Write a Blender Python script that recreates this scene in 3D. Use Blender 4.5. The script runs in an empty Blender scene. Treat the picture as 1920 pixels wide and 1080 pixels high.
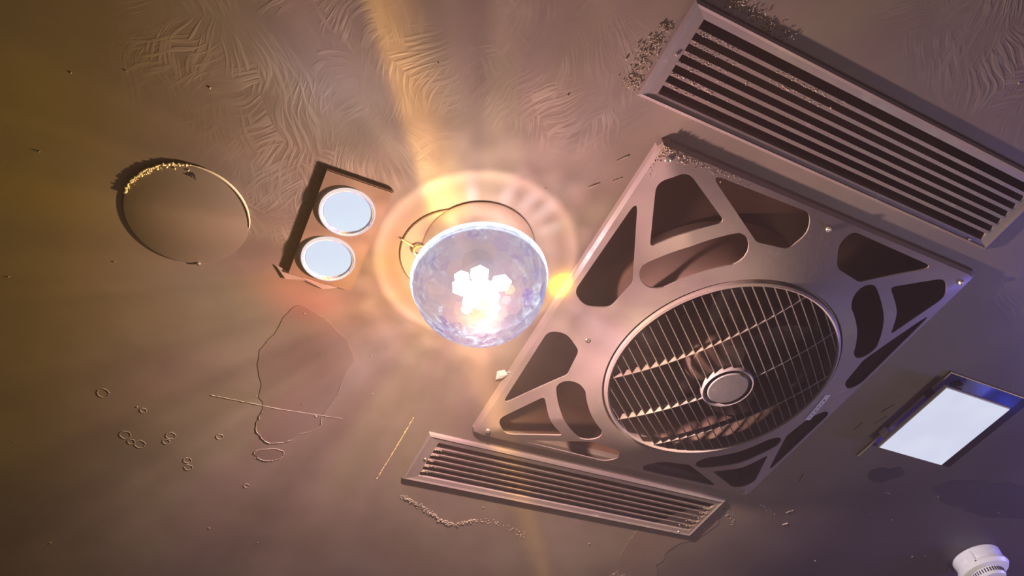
import bpy, bmesh, math, random
import numpy as np
from mathutils import Vector, Matrix
R_ = random.Random(7)
PI = math.pi
ZC = 2.6                       # ceiling height
SC = bpy.context.scene
COL = SC.collection

# ------------------------------------------------------------------ node helpers
class NT:
    def __init__(s, tree): s.t = tree; s.n = tree.nodes; s.l = tree.links; s.n.clear()
    def add(s, typ, **kw):
        n = s.n.new(typ)
        for k, v in kw.items(): setattr(n, k, v)
        return n
    def put(s, sock, v):
        if hasattr(v, 'is_output') or isinstance(v, bpy.types.NodeSocket): s.l.new(v, sock)
        else: sock.default_value = v
    def m(s, op, a, b=None, c=None, clamp=False):
        n = s.add('ShaderNodeMath', operation=op, use_clamp=clamp)
        s.put(n.inputs[0], a)
        if b is not None: s.put(n.inputs[1], b)
        if c is not None: s.put(n.inputs[2], c)
        return n.outputs[0]
    def vm(s, op, a, b=None, sc=None):
        n = s.add('ShaderNodeVectorMath', operation=op)
        s.put(n.inputs[0], a)
        if b is not None: s.put(n.inputs[1], b)
        if sc is not None: s.put(n.inputs['Scale'], sc)
        return n.outputs[0]
    def mix(s, f, a, b, blend='MIX'):
        n = s.add('ShaderNodeMix', data_type='RGBA', blend_type=blend)
        s.put(n.inputs[0], f); s.put(n.inputs[6], a); s.put(n.inputs[7], b)
        return n.outputs[2]
    def ramp(s, f, stops):
        n = s.add('ShaderNodeValToRGB'); e = n.color_ramp.elements
        while len(e) < len(stops): e.new(0.5)
        for q, (p, c) in zip(e, stops):
            q.position = p; q.color = c if len(c) == 4 else (*c, 1)
        s.put(n.inputs[0], f); return n.outputs[0]
    def smooth(s, v, a, b, lo=0.0, hi=1.0):
        n = s.add('ShaderNodeMapRange', interpolation_type='SMOOTHSTEP')
        s.put(n.inputs[0], v); s.put(n.inputs[1], a); s.put(n.inputs[2], b)
        n.inputs[3].default_value = lo; n.inputs[4].default_value = hi
        return n.outputs[0]
    def noise(s, vec, scale, detail=2.0, rough=0.5, dist=0.0):
        n = s.add('ShaderNodeTexNoise')
        s.put(n.inputs['Vector'], vec); n.inputs['Scale'].default_value = scale
        n.inputs['Detail'].default_value = detail; n.inputs['Roughness'].default_value = rough
        n.inputs['Distortion'].default_value = dist
        return n.outputs

def new_mat(name):
    m = bpy.data.materials.new(name); m.use_nodes = True
    return m, NT(m.node_tree)
def C4(c): return (c[0], c[1], c[2], 1.0)

def paint_mat(name, col, rough=0.5, var=0.12, bump=0.15, scale=60, spec=0.4, metal=0.0, dust=0.0):
    m, N = new_mat(name)
    out = N.add('ShaderNodeOutputMaterial'); b = N.add('ShaderNodeBsdfPrincipled')
    tc = N.add('ShaderNodeTexCoord').outputs['Object']
    n1 = N.noise(tc, 9, 4, 0.6)[0]; n2 = N.noise(tc, scale, 3, 0.6)[0]
    c = N.mix(n1, C4([x*(1-var) for x in col]), C4([x*(1+var) for x in col]))
    if dust > 0:
        s = N.smooth(N.noise(tc, 26, 6, 0.75)[0], 0.60, 0.74)
        c = N.mix(N.m('MULTIPLY', s, dust), c, C4((0.42, 0.37, 0.29)))
    N.put(b.inputs['Base Color'], c)
    N.put(b.inputs['Roughness'], N.m('MULTIPLY_ADD', n2, 0.25, rough-0.12))
    b.inputs['Specular IOR Level'].default_value = spec; b.inputs['Metallic'].default_value = metal
    bp = N.add('ShaderNodeBump'); bp.inputs['Strength'].default_value = bump; bp.inputs['Distance'].default_value = 0.0015
    N.put(bp.inputs['Height'], n2); N.l.new(bp.outputs[0], b.inputs['Normal'])
    N.l.new(b.outputs[0], out.inputs[0]); return m

def plain_mat(name, col, rough=0.5, metal=0.0, spec=0.5):
    m, N = new_mat(name)
    out = N.add('ShaderNodeOutputMaterial'); b = N.add('ShaderNodeBsdfPrincipled')
    tc = N.add('ShaderNodeTexCoord').outputs['Object']; n1 = N.noise(tc, 40, 3)[0]
    N.put(b.inputs['Base Color'], N.mix(n1, C4([x*0.9 for x in col]), C4([min(1, x*1.08) for x in col])))
    b.inputs['Roughness'].default_value = rough; b.inputs['Metallic'].default_value = metal
    b.inputs['Specular IOR Level'].default_value = spec
    N.l.new(b.outputs[0], out.inputs[0]); return m

def glow_mat(name, col, strength, edge=None):
    m, N = new_mat(name)
    out = N.add('ShaderNodeOutputMaterial'); e = N.add('ShaderNodeEmission')
    if edge:
        tc = N.add('ShaderNodeTexCoord').outputs['Object']
        N.put(e.inputs[0], N.mix(N.smooth(N.noise(tc, 14, 1)[0], 0.3, 0.7), C4(col), C4(edge)))
    else: e.inputs[0].default_value = C4(col)
    e.inputs[1].default_value = strength
    N.l.new(e.outputs[0], out.inputs[0]); return m

# ------------------------------------------------------------------ object helpers
def link(name, me, mat=None, parent=None, loc=(0, 0, 0), rot=(0, 0, 0)):
    o = bpy.data.objects.new(name, me); COL.objects.link(o)
    if mat is not None:
        for mm in (mat if isinstance(mat, (list, tuple)) else [mat]): me.materials.append(mm)
    if parent: o.parent = parent
    o.location = loc; o.rotation_euler = rot
    return o
def obj(name, bm, mat, parent=None, loc=(0, 0, 0), rot=(0, 0, 0), smooth=None):
    me = bpy.data.meshes.new(name); bm.normal_update(); bm.to_mesh(me); bm.free()
    if smooth is not None:
        for p in me.polygons: p.use_smooth = True
        o = link(name, me, mat, parent, loc, rot)
        try: me.set_sharp_from_angle(angle=math.radians(smooth))
        except Exception: pass
        return o
    return link(name, me, mat, parent, loc, rot)
def thing(name, label, cat, loc, group=None, rotz=0):
    o = bpy.data.objects.new(name, None); COL.objects.link(o); o.location = loc; o.rotation_euler = (0, 0, rotz)
    o.empty_display_size = 0.05
    o['label'] = label; o['category'] = cat
    if group: o['group'] = group
    return o
def tag(o, label, cat, group=None):
    o['label'] = label; o['category'] = cat
    if group: o['group'] = group
    return o
def box(bm, x0, x1, y0, y1, z0, z1, bev=0.0):
    r = bmesh.ops.create_cube(bm, size=1.0)
    vs = r['verts']
    for v in vs:
        v.co = Vector(((x0+x1)/2+v.co.x*(x1-x0), (y0+y1)/2+v.co.y*(y1-y0), (z0+z1)/2+v.co.z*(z1-z0)))
    if bev:
        es = list({e for v in vs for e in v.link_edges})
        bmesh.ops.bevel(bm, geom=es, offset=bev, segments=2, affect='EDGES')
def lathe(bm, prof, n=64, cx=0, cy=0, closed=False, a0=0.0, a1=2*PI):
    full = abs(a1-a0-2*PI) < 1e-6; rings = []
    for r, z in prof:
        if r < 1e-7: rings.append([bm.verts.new((cx, cy, z))]); continue
        k = n if full else n+1
        rings.append([bm.verts.new((cx+r*math.cos(a0+(a1-a0)*i/n), cy+r*math.sin(a0+(a1-a0)*i/n), z)) for i in range(k)])
    prs = list(zip(rings[:-1], rings[1:]))
    if closed: prs.append((rings[-1], rings[0]))
    for A, B in prs:
        m = n
        for i in range(m):
            j = (i+1) % n if full else i+1
            if len(A) == 1 and len(B) == 1: continue
            if len(A) == 1: f = (A[0], B[j], B[i])
            elif len(B) == 1: f = (A[i], A[j], B[0])
            else: f = (A[i], A[j], B[j], B[i])
            try: bm.faces.new(f)
            except ValueError: pass
def fixn(bm): bmesh.ops.recalc_face_normals(bm, faces=bm.faces[:])
def prism(bm, pts, z0, z1):
    a = [bm.verts.new((x, y, z0)) for x, y in pts]; b = [bm.verts.new((x, y, z1)) for x, y in pts]
    n = len(pts)
    bm.faces.new(a); bm.faces.new(list(reversed(b)))
    for i in range(n): bm.faces.new((a[i], b[i], b[(i+1) % n], a[(i+1) % n]))
def tube(bm, pts, r, n=8, rs=None):
    pts = [Vector(p) for p in pts]; rings = []
    for i, p in enumerate(pts):
        t = (pts[min(i+1, len(pts)-1)]-pts[max(i-1, 0)]).normalized()
        u = t.cross(Vector((0, 0, 1)));
        if u.length < 1e-3: u = t.cross(Vector((1, 0, 0)))
        u.normalize(); w = t.cross(u); rr = rs[i] if rs else r
        rings.append([bm.verts.new(p+(u*math.cos(2*PI*k/n)+w*math.sin(2*PI*k/n))*rr) for k in range(n)])
    for A, B in zip(rings[:-1], rings[1:]):
        for k in range(n): bm.faces.new((A[k], A[(k+1) % n], B[(k+1) % n], B[k]))
    bm.faces.new(rings[0]); bm.faces.new(list(reversed(rings[-1])))
def fleck(bm, c, s, rnd):
    r = bmesh.ops.create_icosphere(bm, subdivisions=1, radius=1.0)
    sc = [s*rnd.uniform(0.5, 1.3) for _ in range(3)]
    q = Matrix.Rotation(rnd.uniform(0, PI), 3, 'Z') @ Matrix.Rotation(rnd.uniform(0, PI), 3, 'X')
    for v in r['verts']:
        p = v.co*rnd.uniform(0.7, 1.2); v.co = Vector(c)+q @ Vector((p.x*sc[0], p.y*sc[1], p.z*sc[2]*0.6))
def round_poly(pts, rad, seg=6):
    out = []; n = len(pts)
    for i in range(n):
        p = Vector(pts[i]); a = Vector(pts[i-1])-p; b = Vector(pts[(i+1) % n])-p
        r = rad[i] if isinstance(rad, (list, tuple)) else rad
        ang = a.angle(b); d = min(r/math.tan(ang/2), a.length*0.48, b.length*0.48)
        a.normalize(); b.normalize(); s, e = p+a*d, p+b*d
        for k in range(seg+1):
            t = k/seg; q = s*(1-t)**2+p*2*t*(1-t)+e*t*t
            out.append((q.x, q.y))
    return out

# ------------------------------------------------------------------ palette
M = {}
M['panel'] = paint_mat('brown_grey_paint', (0.245, 0.190, 0.168), 0.42, 0.12, 0.12, 70, 0.5, dust=0.5)
M['grille'] = paint_mat('grille_paint', (0.13, 0.098, 0.08), 0.45, 0.1, 0.1, 80, 0.5, dust=0.35)
M['vent'] = paint_mat('vent_paint', (0.19, 0.15, 0.135), 0.42, 0.12, 0.2, 50, 0.5, dust=0.6)
M['bar'] = paint_mat('vent_bar_paint', (0.135, 0.102, 0.088), 0.42, 0.12, 0.2, 50, 0.5, dust=0.5)
M['duct'] = paint_mat('dark_duct', (0.14, 0.075, 0.045), 0.85, 0.3, 0.2, 30, 0.1)
M['drum'] = paint_mat('fan_drum', (0.30, 0.185, 0.14), 0.6, 0.2, 0.1, 30, 0.3)
M['blade'] = paint_mat('fan_blade_plastic', (0.17, 0.105, 0.08), 0.35, 0.2, 0.05, 30, 0.5)
M['dust'] = plain_mat('pale_dust', (0.36, 0.29, 0.20), 0.9)
M['plaster'] = plain_mat('bare_plaster', (0.78, 0.68, 0.42), 0.9)
M['gold'] = plain_mat('cut_board_edge', (0.70, 0.55, 0.25), 0.6)
M['screw'] = plain_mat('screw_metal', (0.55, 0.50, 0.42), 0.3, 0.8)
M['label'] = plain_mat('white_label', (0.92, 0.90, 0.86), 0.6)
M['ink'] = plain_mat('grey_ink', (0.25, 0.25, 0.24), 0.7)
M['white_plastic'] = plain_mat('ivory_plastic', (0.82, 0.80, 0.72), 0.4)
M['black'] = plain_mat('black_plastic', (0.01, 0.01, 0.012), 0.5)
M['clip'] = plain_mat('spring_clip_black', (0.015, 0.012, 0.03), 0.4)
M['smooth_paint'] = paint_mat('smooth_brown_paint', (0.185, 0.145, 0.105), 0.6, 0.06, 0.04, 60, 0.25)
M['plate_paint'] = paint_mat('downlight_plate_paint', (0.20, 0.135, 0.09), 0.45, 0.06, 0.04, 60, 0.4)
M['drip_and_patch'] = paint_mat('drip_and_patch_brown', (0.168, 0.122, 0.095), 0.55, 0.08, 0.05, 60, 0.3)
M['dark_tone'] = paint_mat('near_black_violet', (0.014, 0.009, 0.020), 0.6, 0.1, 0.05, 60, 0.3)
M['ridge'] = plain_mat('paint_ridge', (0.25, 0.20, 0.15), 0.7)
M['crust'] = plain_mat('crusty_paint', (0.21, 0.165, 0.125), 0.7)
M['brass'] = plain_mat('brass_hook', (0.60, 0.50, 0.15), 0.35, 0.6)
M['film'] = plain_mat('torn_film', (0.60, 0.50, 0.44), 0.3)

def ceiling_mat():
    m, N = new_mat('ceiling_brown_paint')
    out = N.add('ShaderNodeOutputMaterial'); b = N.add('ShaderNodeBsdfPrincipled')
    tc = N.add('ShaderNodeTexCoord').outputs['Object']
    sep = N.add('ShaderNodeSeparateXYZ'); N.put(sep.inputs[0], tc)
    X, Y = sep.outputs[0], sep.outputs[1]
    # brush swirls: bands along a strongly warped field
    w1 = N.vm('SCALE', N.vm('SUBTRACT', N.noise(tc, 6.0, 2.0, 0.5)[1], (0.5, 0.5, 0.5)), sc=0.09)
    wv = N.vm('ADD', tc, w1)
    def bundle(off, scale, fine, seedv):
        vec = N.vm('ADD', wv, off)
        vo = N.add('ShaderNodeTexVoronoi', voronoi_dimensions='2D'); vo.inputs['Scale'].default_value = scale
        N.put(vo.inputs['Vector'], vec)
        rel = N.vm('SUBTRACT', vec, vo.outputs['Position'])
        sc_ = N.add('ShaderNodeSeparateXYZ'); N.put(sc_.inputs[0], vo.outputs['Color'])
        ang = N.m('MULTIPLY_ADD', sc_.outputs[0], 2.2, 0.4)
        rl = N.add('ShaderNodeSeparateXYZ'); N.put(rl.inputs[0], rel)
        ca, sa = N.m('COSINE', ang), N.m('SINE', ang)
        u = N.m('ADD', N.m('MULTIPLY', rl.outputs[0], ca), N.m('MULTIPLY', rl.outputs[1], sa))
        v = N.m('SUBTRACT', N.m('MULTIPLY', rl.outputs[1], ca), N.m('MULTIPLY', rl.outputs[0], sa))
        k = N.m('MULTIPLY_ADD', sc_.outputs[1], 12.0, -6.0)
        v = N.m('ADD', v, N.m('MULTIPLY', k, N.m('MULTIPLY', u, u)))
        v = N.m('DIVIDE', v, N.m('ADD', 1.0, N.m('MULTIPLY', u, 5.0)))           # strokes spread like a fan
        cb = N.add('ShaderNodeCombineXYZ'); N.put(cb.inputs[0], N.m('MULTIPLY', u, 24.0)); N.put(cb.inputs[1], N.m('MULTIPLY', v, fine)); N.put(cb.inputs[2], N.m('MULTIPLY', sc_.outputs[2], 40.0))
        st = N.smooth(N.noise(cb.outputs[0], 1.0, 1.0, 0.5)[0], 0.44, 0.66)
        return N.m('MULTIPLY', st, N.smooth(vo.outputs['Distance'], 0.72, 0.38))
    stroke = N.m('MAXIMUM', bundle((3.1, 1.7, 0), 11.0, 190.0, 1), N.m('MULTIPLY', bundle((7.3, 5.2, 0), 14.0, 230.0, 2), 0.85))
    patch = N.smooth(N.noise(tc, 7.5, 3, 0.6)[0], 0.40, 0.60)
    # where the stipple brush was used: far strips beside the grilles and above the lamp
    def blob(cx, cy, rx, ry):
        dx = N.m('DIVIDE', N.m('SUBTRACT', X, cx), rx); dy = N.m('DIVIDE', N.m('SUBTRACT', Y, cy), ry)
        d = N.m('ADD', N.m('MULTIPLY', dx, dx), N.m('MULTIPLY', dy, dy))
        return N.smooth(d, 1.3, 0.35)
    reg = blob(-0.43, 0.12, 0.19, 0.16)
    for q in ((-0.42, 0.26, 0.07, 0.10), (0.52, -0.33, 0.42, 0.17), (0.98, 0.10, 0.13, 0.13), (-0.15, -0.02, 0.12, 0.10), (0.78, -0.05, 0.16, 0.12)):
        reg = N.m('MAXIMUM', reg, blob(*q))
    reg = N.m('MAXIMUM', reg, N.m('MULTIPLY', N.smooth(N.noise(tc, 2.2, 2)[0], 0.55, 0.7), 0.10))
    amp = N.m('MULTIPLY', reg, N.m('MULTIPLY_ADD', patch, 0.85, 0.15))
    h = N.m('MULTIPLY', stroke, amp)
    h = N.m('ADD', h, N.m('MULTIPLY', N.noise(tc, 5, 4, 0.55)[0], 0.9))
    h = N.m('ADD', h, N.m('MULTIPLY', N.noise(tc, 160, 2, 0.5)[0], 0.05))
    bp = N.add('ShaderNodeBump'); bp.inputs['Strength'].default_value = 0.34; bp.inputs['Distance'].default_value = 0.0011
    N.put(bp.inputs['Height'], h)
    base = N.ramp(N.noise(tc, 4.5, 5, 0.62)[0], [(0.30, (0.155, 0.118, 0.088)), (0.55, (0.19, 0.147, 0.112)), (0.75, (0.225, 0.175, 0.14))])
    base = N.mix(N.m('MULTIPLY', N.m('MULTIPLY', stroke, amp), 0.35), base, C4((0.36, 0.30, 0.23)))
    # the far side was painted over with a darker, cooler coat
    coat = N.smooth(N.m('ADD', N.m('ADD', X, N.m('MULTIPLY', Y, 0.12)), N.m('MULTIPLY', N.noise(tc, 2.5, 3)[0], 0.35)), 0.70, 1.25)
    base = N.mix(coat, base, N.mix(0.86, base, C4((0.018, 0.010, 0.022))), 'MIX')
    chips = N.smooth(N.noise(tc, 55, 5, 0.7)[0], 0.68, 0.74)
    chips = N.m('MULTIPLY', chips, N.smooth(N.noise(tc, 4, 1)[0], 0.52, 0.62))
    base = N.mix(N.m('MULTIPLY', chips, 0.6), base, C4((0.42, 0.36, 0.27)))
    N.put(b.inputs['Base Color'], base)
    b.inputs['Roughness'].default_value = 0.55; b.inputs['Specular IOR Level'].default_value = 0.3
    N.l.new(bp.outputs[0], b.inputs['Normal']); N.l.new(b.outputs[0], out.inputs[0])
    return m
M['ceiling'] = ceiling_mat()

# ------------------------------------------------------------------ ceiling slab with its openings
UX0, UX1, UY0, UY1 = -0.037, 0.553, -0.146, -0.046       # upper vent opening
LX0, LX1, LY0, LY1 = -0.040, 0.556, 0.642, 0.738         # lower vent opening
FX0, FX1 = 0.012, 0.588                                   # fan opening
HX0, HX1, HY0, HY1 = 0.742, 0.965, 0.185, 0.392           # square lamp opening
def ceiling():
    holes = [(UX0, UX1, UY0, UY1), (LX0, LX1, LY0, LY1), (FX0, FX1, FX0, FX1), (HX0, HX1, HY0, HY1)]
    xs = sorted({-2.2, 3.4} | {h[0] for h in holes} | {h[1] for h in holes})
    ys = sorted({-1.9, 2.8} | {h[2] for h in holes} | {h[3] for h in holes})
    bm = bmesh.new(); T = 0.013; vt = {}
    def V(x, y, z):
        k = (round(x, 5), round(y, 5), z)
        if k not in vt: vt[k] = bm.verts.new((x, y, z))
        return vt[k]
    def solid(i, j):
        if not (0 <= i < len(xs)-1 and 0 <= j < len(ys)-1): return False
        mx, my = (xs[i]+xs[i+1])/2, (ys[j]+ys[j+1])/2
        return not any(h[0] < mx < h[1] and h[2] < my < h[3] for h in holes)
    for i in range(len(xs)-1):
        for j in range(len(ys)-1):
            if not solid(i, j): continue
            a, b, c, d = xs[i], xs[i+1], ys[j], ys[j+1]
            bm.faces.new((V(a, c, 0), V(a, d, 0), V(b, d, 0), V(b, c, 0)))
            bm.faces.new((V(a, c, T), V(b, c, T), V(b, d, T), V(a, d, T)))
            for di, dj, p, q in ((-1, 0, (a, c), (a, d)), (1, 0, (b, c), (b, d)), (0, -1, (a, c), (b, c)), (0, 1, (a, d), (b, d))):
                if not solid(i+di, j+dj):
                    bm.faces.new((V(*p, 0), V(*q, 0), V(*q, T), V(*p, T)))
    fixn(bm)
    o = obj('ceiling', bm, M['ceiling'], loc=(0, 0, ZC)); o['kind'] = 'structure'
    return o
CEIL = ceiling()

def patchy(name, pts, mat, th=0.0012, rim=None, jit=0.004, parent=None, seed=1):
    rnd = random.Random(seed); P = round_poly(pts, 0.02, 4)
    for lev in range(2):
        Q = []
        for i, p in enumerate(P):
            q = P[(i+1) % len(P)]; L = math.hypot(q[0]-p[0], q[1]-p[1]); k = L*0.16
            Q += [p, ((p[0]+q[0])/2+rnd.uniform(-k, k), (p[1]+q[1])/2+rnd.uniform(-k, k))]
        P = Q
    if rim: rim = (rim[0]*4, rim[1]*4)
    bm = bmesh.new(); prism(bm, P, -th, 0.0005); fixn(bm)
    o = obj(name, bm, mat, parent)
    if rim:
        bm = bmesh.new()
        a, b = rim
        Q = [Vector((*p, -0.0008)) for p in P[a:b]]
        tube(bm, Q, 0.0010, 6, [0.00025+0.0007*rnd.random() for _ in Q]); obj('paint_ridge', bm, M['ridge'], parent)
    return o
mm = lambda L: [(x/1000, y/1000) for x, y in L]
patchy('paint_run_and_patch', mm([(-343, 421), (-252, 474), (-235, 564), (-237, 671), (-272, 718), (-305, 741), (-332, 710), (-332, 663), (-358, 584), (-364, 515)]), M['drip_and_patch'], 0.0006, (14, 37), parent=CEIL)
patchy('paint_run_and_patch', mm([(-321, 767), (-315, 757), (-291, 746), (-272, 748), (-274, 770), (-295, 782), (-308, 781)]), M['drip_and_patch'], 0.0006, (0, 34), 0.004, CEIL, 3)
patchy('paint_run_and_patch', mm([(981, 458), (1012, 420), (1104, 400), (1196, 384), (1330, 400), (1330, 480), (1215, 494), (1104, 487), (1022, 473)]), M['dark_tone'], 0.0006, parent=CEIL, seed=4)  # flat near-black violet blotch beyond the panel lamp
patchy('paint_run_and_patch', mm([(800, 452), (861, 423), (893, 440), (857, 480), (826, 479)]), M['dark_tone'], 0.0006, parent=CEIL, seed=5)  # smaller blotch in the same near-black tone
patchy('paint_run_and_patch', mm([(560, 650), (610, 700), (590, 767), (559, 813), (565, 875), (596, 933), (600, 1000), (480, 1000), (452, 803), (450, 760)]), M['drip_and_patch'], 0.0006, parent=CEIL, seed=6)  # wavy-edged patch of duller brown off the lower vent
def ridge(pts, r, seed, parent=CEIL, mat='ridge', name='paint_ridge', z=-0.0006):
    rnd = random.Random(seed); Q = []
    for (a, b) in zip(pts[:-1], pts[1:]):
        n = max(2, int(math.hypot(b[0]-a[0], b[1]-a[1])/0.004))
        for k in range(n):
            t = k/n; Q.append(Vector((a[0]+(b[0]-a[0])*t+rnd.uniform(-r, r)*0.5, a[1]+(b[1]-a[1])*t+rnd.uniform(-r, r)*0.5, z)))
    bm = bmesh.new(); tube(bm, Q, r, 6, [r*rnd.uniform(0.4, 1.3) for _ in Q]); return obj(name, bm, M[mat], parent)
ridge(mm([(-414, 653), (-310, 650), (-206, 640)]), 0.0006, 2)
def crust(pts, n, sp, seed, s0=.0012):
    bm = bmesh.new(); rnd = random.Random(seed)
    for k in range(n):
        i = rnd.randrange(len(pts)-1); t = rnd.random(); a, b = pts[i], pts[i+1]
        fleck(bm, (a[0]+(b[0]-a[0])*t+rnd.gauss(0, sp), a[1]+(b[1]-a[1])*t+rnd.gauss(0, sp), -.0002), s0*rnd.uniform(.6, 1.6), rnd)
    o = obj('paint_crust', bm, M['crust'], CEIL); o['kind'] = 'stuff'
crust(mm([(-42, 806), (2, 826), (52, 856), (83, 864), (116, 836)]), 420, .0028, 5, .0015)
crust(mm([(116, 836), (180, 835), (240, 860)]), 60, .004, 6)
crust(mm([(490, 935), (515, 930), (530, 938)]), 90, .005, 7)
crust(mm([(585, 640), (600, 665), (640, 690)]), 60, .003, 8)
ridge(mm([(-101, 601), (-102, 690), (-104, 776)]), 0.0010, 3, mat='gold')
# little rings where drops of paint dried
for k, (x, y, r) in enumerate([(-516, 786, 9), (-492, 802, 9), (-451, 767, 8), (-505, 800, 6), (-455, 783, 6), (-560, 700, 9), (-415, 820, 7), (-410, 838, 7), (-380, 745, 6), (-310, 858, 5), (-500, 720, 5)]):
    x, y, r = x/1000, y/1000, r/1000; rnd = random.Random(40+k)
    bm = bmesh.new(); pts = [Vector((x+r*(1+rnd.uniform(-.12, .12))*math.cos(a)*0.9, y+r*(1+rnd.uniform(-.12, .12))*math.sin(a), -0.0004)) for a in np.linspace(0.2, 2*PI-0.1, 22)]
    tube(bm, pts, 0.0005, 5); obj('paint_ring', bm, M['ridge'], CEIL)
# scattered chips and flecks of dried paint on the ceiling
bm = bmesh.new(); rnd = random.Random(11)
for k in range(150):
    x, y = rnd.uniform(-0.7, 1.5), rnd.uniform(-0.3, 1.2)
    if any(a-0.02 < x < b+0.02 and c-0.02 < y < d+0.02 for a, b, c, d in ((-0.06, 0.6, -0.18, 0.0), (-0.02, 0.64, -0.02, 0.64), (-0.07, 0.6, 0.6, 0.77), (0.72, 0.99, 0.16, 0.45), (-0.4, -0.05, 0.18, 0.4), (-0.6, -0.42, 0.25, 0.42))): continue
    fleck(bm, (x, y, -0.0005), rnd.uniform(0.0008, 0.0022), rnd)
o = obj('paint_chip', bm, M['ridge'], CEIL); o['kind'] = 'stuff'
# streaks of dry brush near the lamp opening and the lower vent
for k, (x, y, a, l) in enumerate([(-0.03, 0.05, 2.3, .02), (-0.02, 0.08, 2.3, .016), (-0.045, 0.10, 2.3, .02), (0.70, 0.30, 1.9, .03), (0.71, 0.33, 1.9, .03), (0.68, 0.36, 1.7, .025), (0.66, 0.62, 0.3, .03), (0.69, 0.63, 0.6, .02), (0.73, 0.62, 2.2, .02), (0.75, 0.66, 2.4, .016), (0.68, 0.52, 1.2, .03), (0.90, 0.50, 0.1, .02)]):
    ridge([(x-l/2*math.cos(a), y-l/2*math.sin(a)), (x+l/2*math.cos(a), y+l/2*math.sin(a))], 0.0013, 60+k)

# ------------------------------------------------------------------ square ceiling fan with its pierced cover
FAN = thing('ceiling_fan', 'large square ceiling fan cover with cut-outs around a round grille, painted brown', 'fan', (0.3, 0.3, ZC))
HB, RR, LIP = 0.048, 0.192, 0.010
def sq_r(a, half, rc):
    # radius of a square with rounded corners along the ray a
    c, s = abs(math.cos(a)), abs(math.sin(a))
    r = half/max(c, s); x, y = r*c, r*s; k = half-rc
    if x > k and y > k:
        # hit the corner arc centre (k,k)
        bq = c*k+s*k; cq = 2*k*k-rc*rc; r = bq+math.sqrt(max(bq*bq-cq, 0))
    return r
def surf_z(x, y):
    r = math.hypot(x, y); a = math.atan2(y, x); B = sq_r(a, 0.293, 0.010)
    t = min(max((r-RR)/(B-RR), 0), 1)
    return -(LIP+(HB-LIP)*(1-t))
def cover():
    bm = bmesh.new(); NA = 320; T = 0.0022; rows = []
    angs = [2*PI*i/NA for i in range(NA)]
    def ring(fr, z): return [bm.verts.new((fr(a)*math.cos(a), fr(a)*math.sin(a), z(a))) for a in angs]
    spec = [(lambda a: sq_r(a, 0.300, 0.012), lambda a: 0.0), (lambda a: sq_r(a, 0.298, 0.012), lambda a: -0.006)]
    for k in range(0, 15):
        t = 1-k/14.0
        f = lambda a, t=t: RR+(sq_r(a, 0.293, 0.010)-RR)*t
        spec.append((f, (lambda a, t=t: -(LIP+(HB-LIP)*(1-t)))))
    low = [ring(f, z) for f, z in spec]
    up = [ring((lambda a, f=f: f(a)-0.0006), (lambda a, z=z: z(a)+T)) for f, z in spec]
    chain = low+list(reversed(up)); n = len(chain)
    for k in range(n):
        A, B = chain[k], chain[(k+1) % n]
        for i in range(NA):
            j = (i+1) % NA; bm.faces.new((A[i], A[j], B[j], B[i]))
    fixn(bm)
    me = bpy.data.meshes.new('pierced_cover'); bm.to_mesh(me); bm.free()
    # cutters
    corner = round_poly([(-.233, -.158), (-.203, -.201), (-.158, -.233), (-.245, -.275), (-.275, -.245)], [.005, .5, .005, .022, .022], 8)
    kid = []
    A0, A1 = math.radians(31.5), math.radians(58.5)
    for a in np.linspace(A0, A1, 12): kid.append((-.262*math.cos(a), -.262*math.sin(a)))
    a = A1; c = ((-.262-.219)/2*math.cos(a), (-.262-.219)/2*math.sin(a))
    for b in np.linspace(0, PI, 9)[1:-1]: kid.append((c[0]-.0225*math.cos(a)*math.cos(b)+.0225*math.sin(a)*math.sin(b), c[1]-.0225*math.sin(a)*math.cos(b)-.0225*math.cos(a)*math.sin(b)))
    for a in np.linspace(A1, A0, 12): kid.append((-.2165*math.cos(a), -.2165*math.sin(a)))
    a = A0; c = ((-.262-.219)/2*math.cos(a), (-.262-.219)/2*math.sin(a))
    for b in np.linspace(0, PI, 9)[1:-1]: kid.append((c[0]+.0225*math.cos(a)*math.cos(b)-.0225*math.sin(a)*math.sin(b), c[1]+.0225*math.sin(a)*math.cos(b)+.0225*math.cos(a)*math.sin(b)))
    edge = round_poly([(-.214, -.2830), (-.040, -.2860), (-.028, -.262), (-.046, -.232), (-.098, -.2245)], [.006, .02, .03, .02, .016], 8)
    shapes = []
    for k in range(4):
        c, s = round(math.cos(k*PI/2)), round(math.sin(k*PI/2))
        for P, mir in ((corner, 0), (kid, 0), (edge, 0), (edge, 1)):
            Q = [(-x, y) if mir else (x, y) for x, y in P]
            shapes.append([(x*c-y*s, x*s+y*c) for x, y in Q])
    cb = bmesh.new()
    for P in shapes: prism(cb, P, -0.07, 0.03)
    fixn(cb)
    cm = bpy.data.meshes.new('cut'); cb.to_mesh(cm); cb.free()
    co = bpy.data.objects.new('cut', cm); COL.objects.link(co)
    o = bpy.data.objects.new('pierced_cover', me); COL.objects.link(o)
    md = o.modifiers.new('b', 'BOOLEAN'); md.operation = 'DIFFERENCE'; md.solver = 'EXACT'; md.object = co
    dg = bpy.context.evaluated_depsgraph_get(); dg.update()
    nm = bpy.data.meshes.new_from_object(o.evaluated_get(dg)); o.modifiers.clear(); o.data = nm
    bpy.data.objects.remove(co); nm.materials.clear(); nm.materials.append(M['panel'])
    for p in nm.polygons: p.use_smooth = True
    nm.set_sharp_from_angle(angle=math.radians(14))
    o.parent = FAN
cover()
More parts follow.
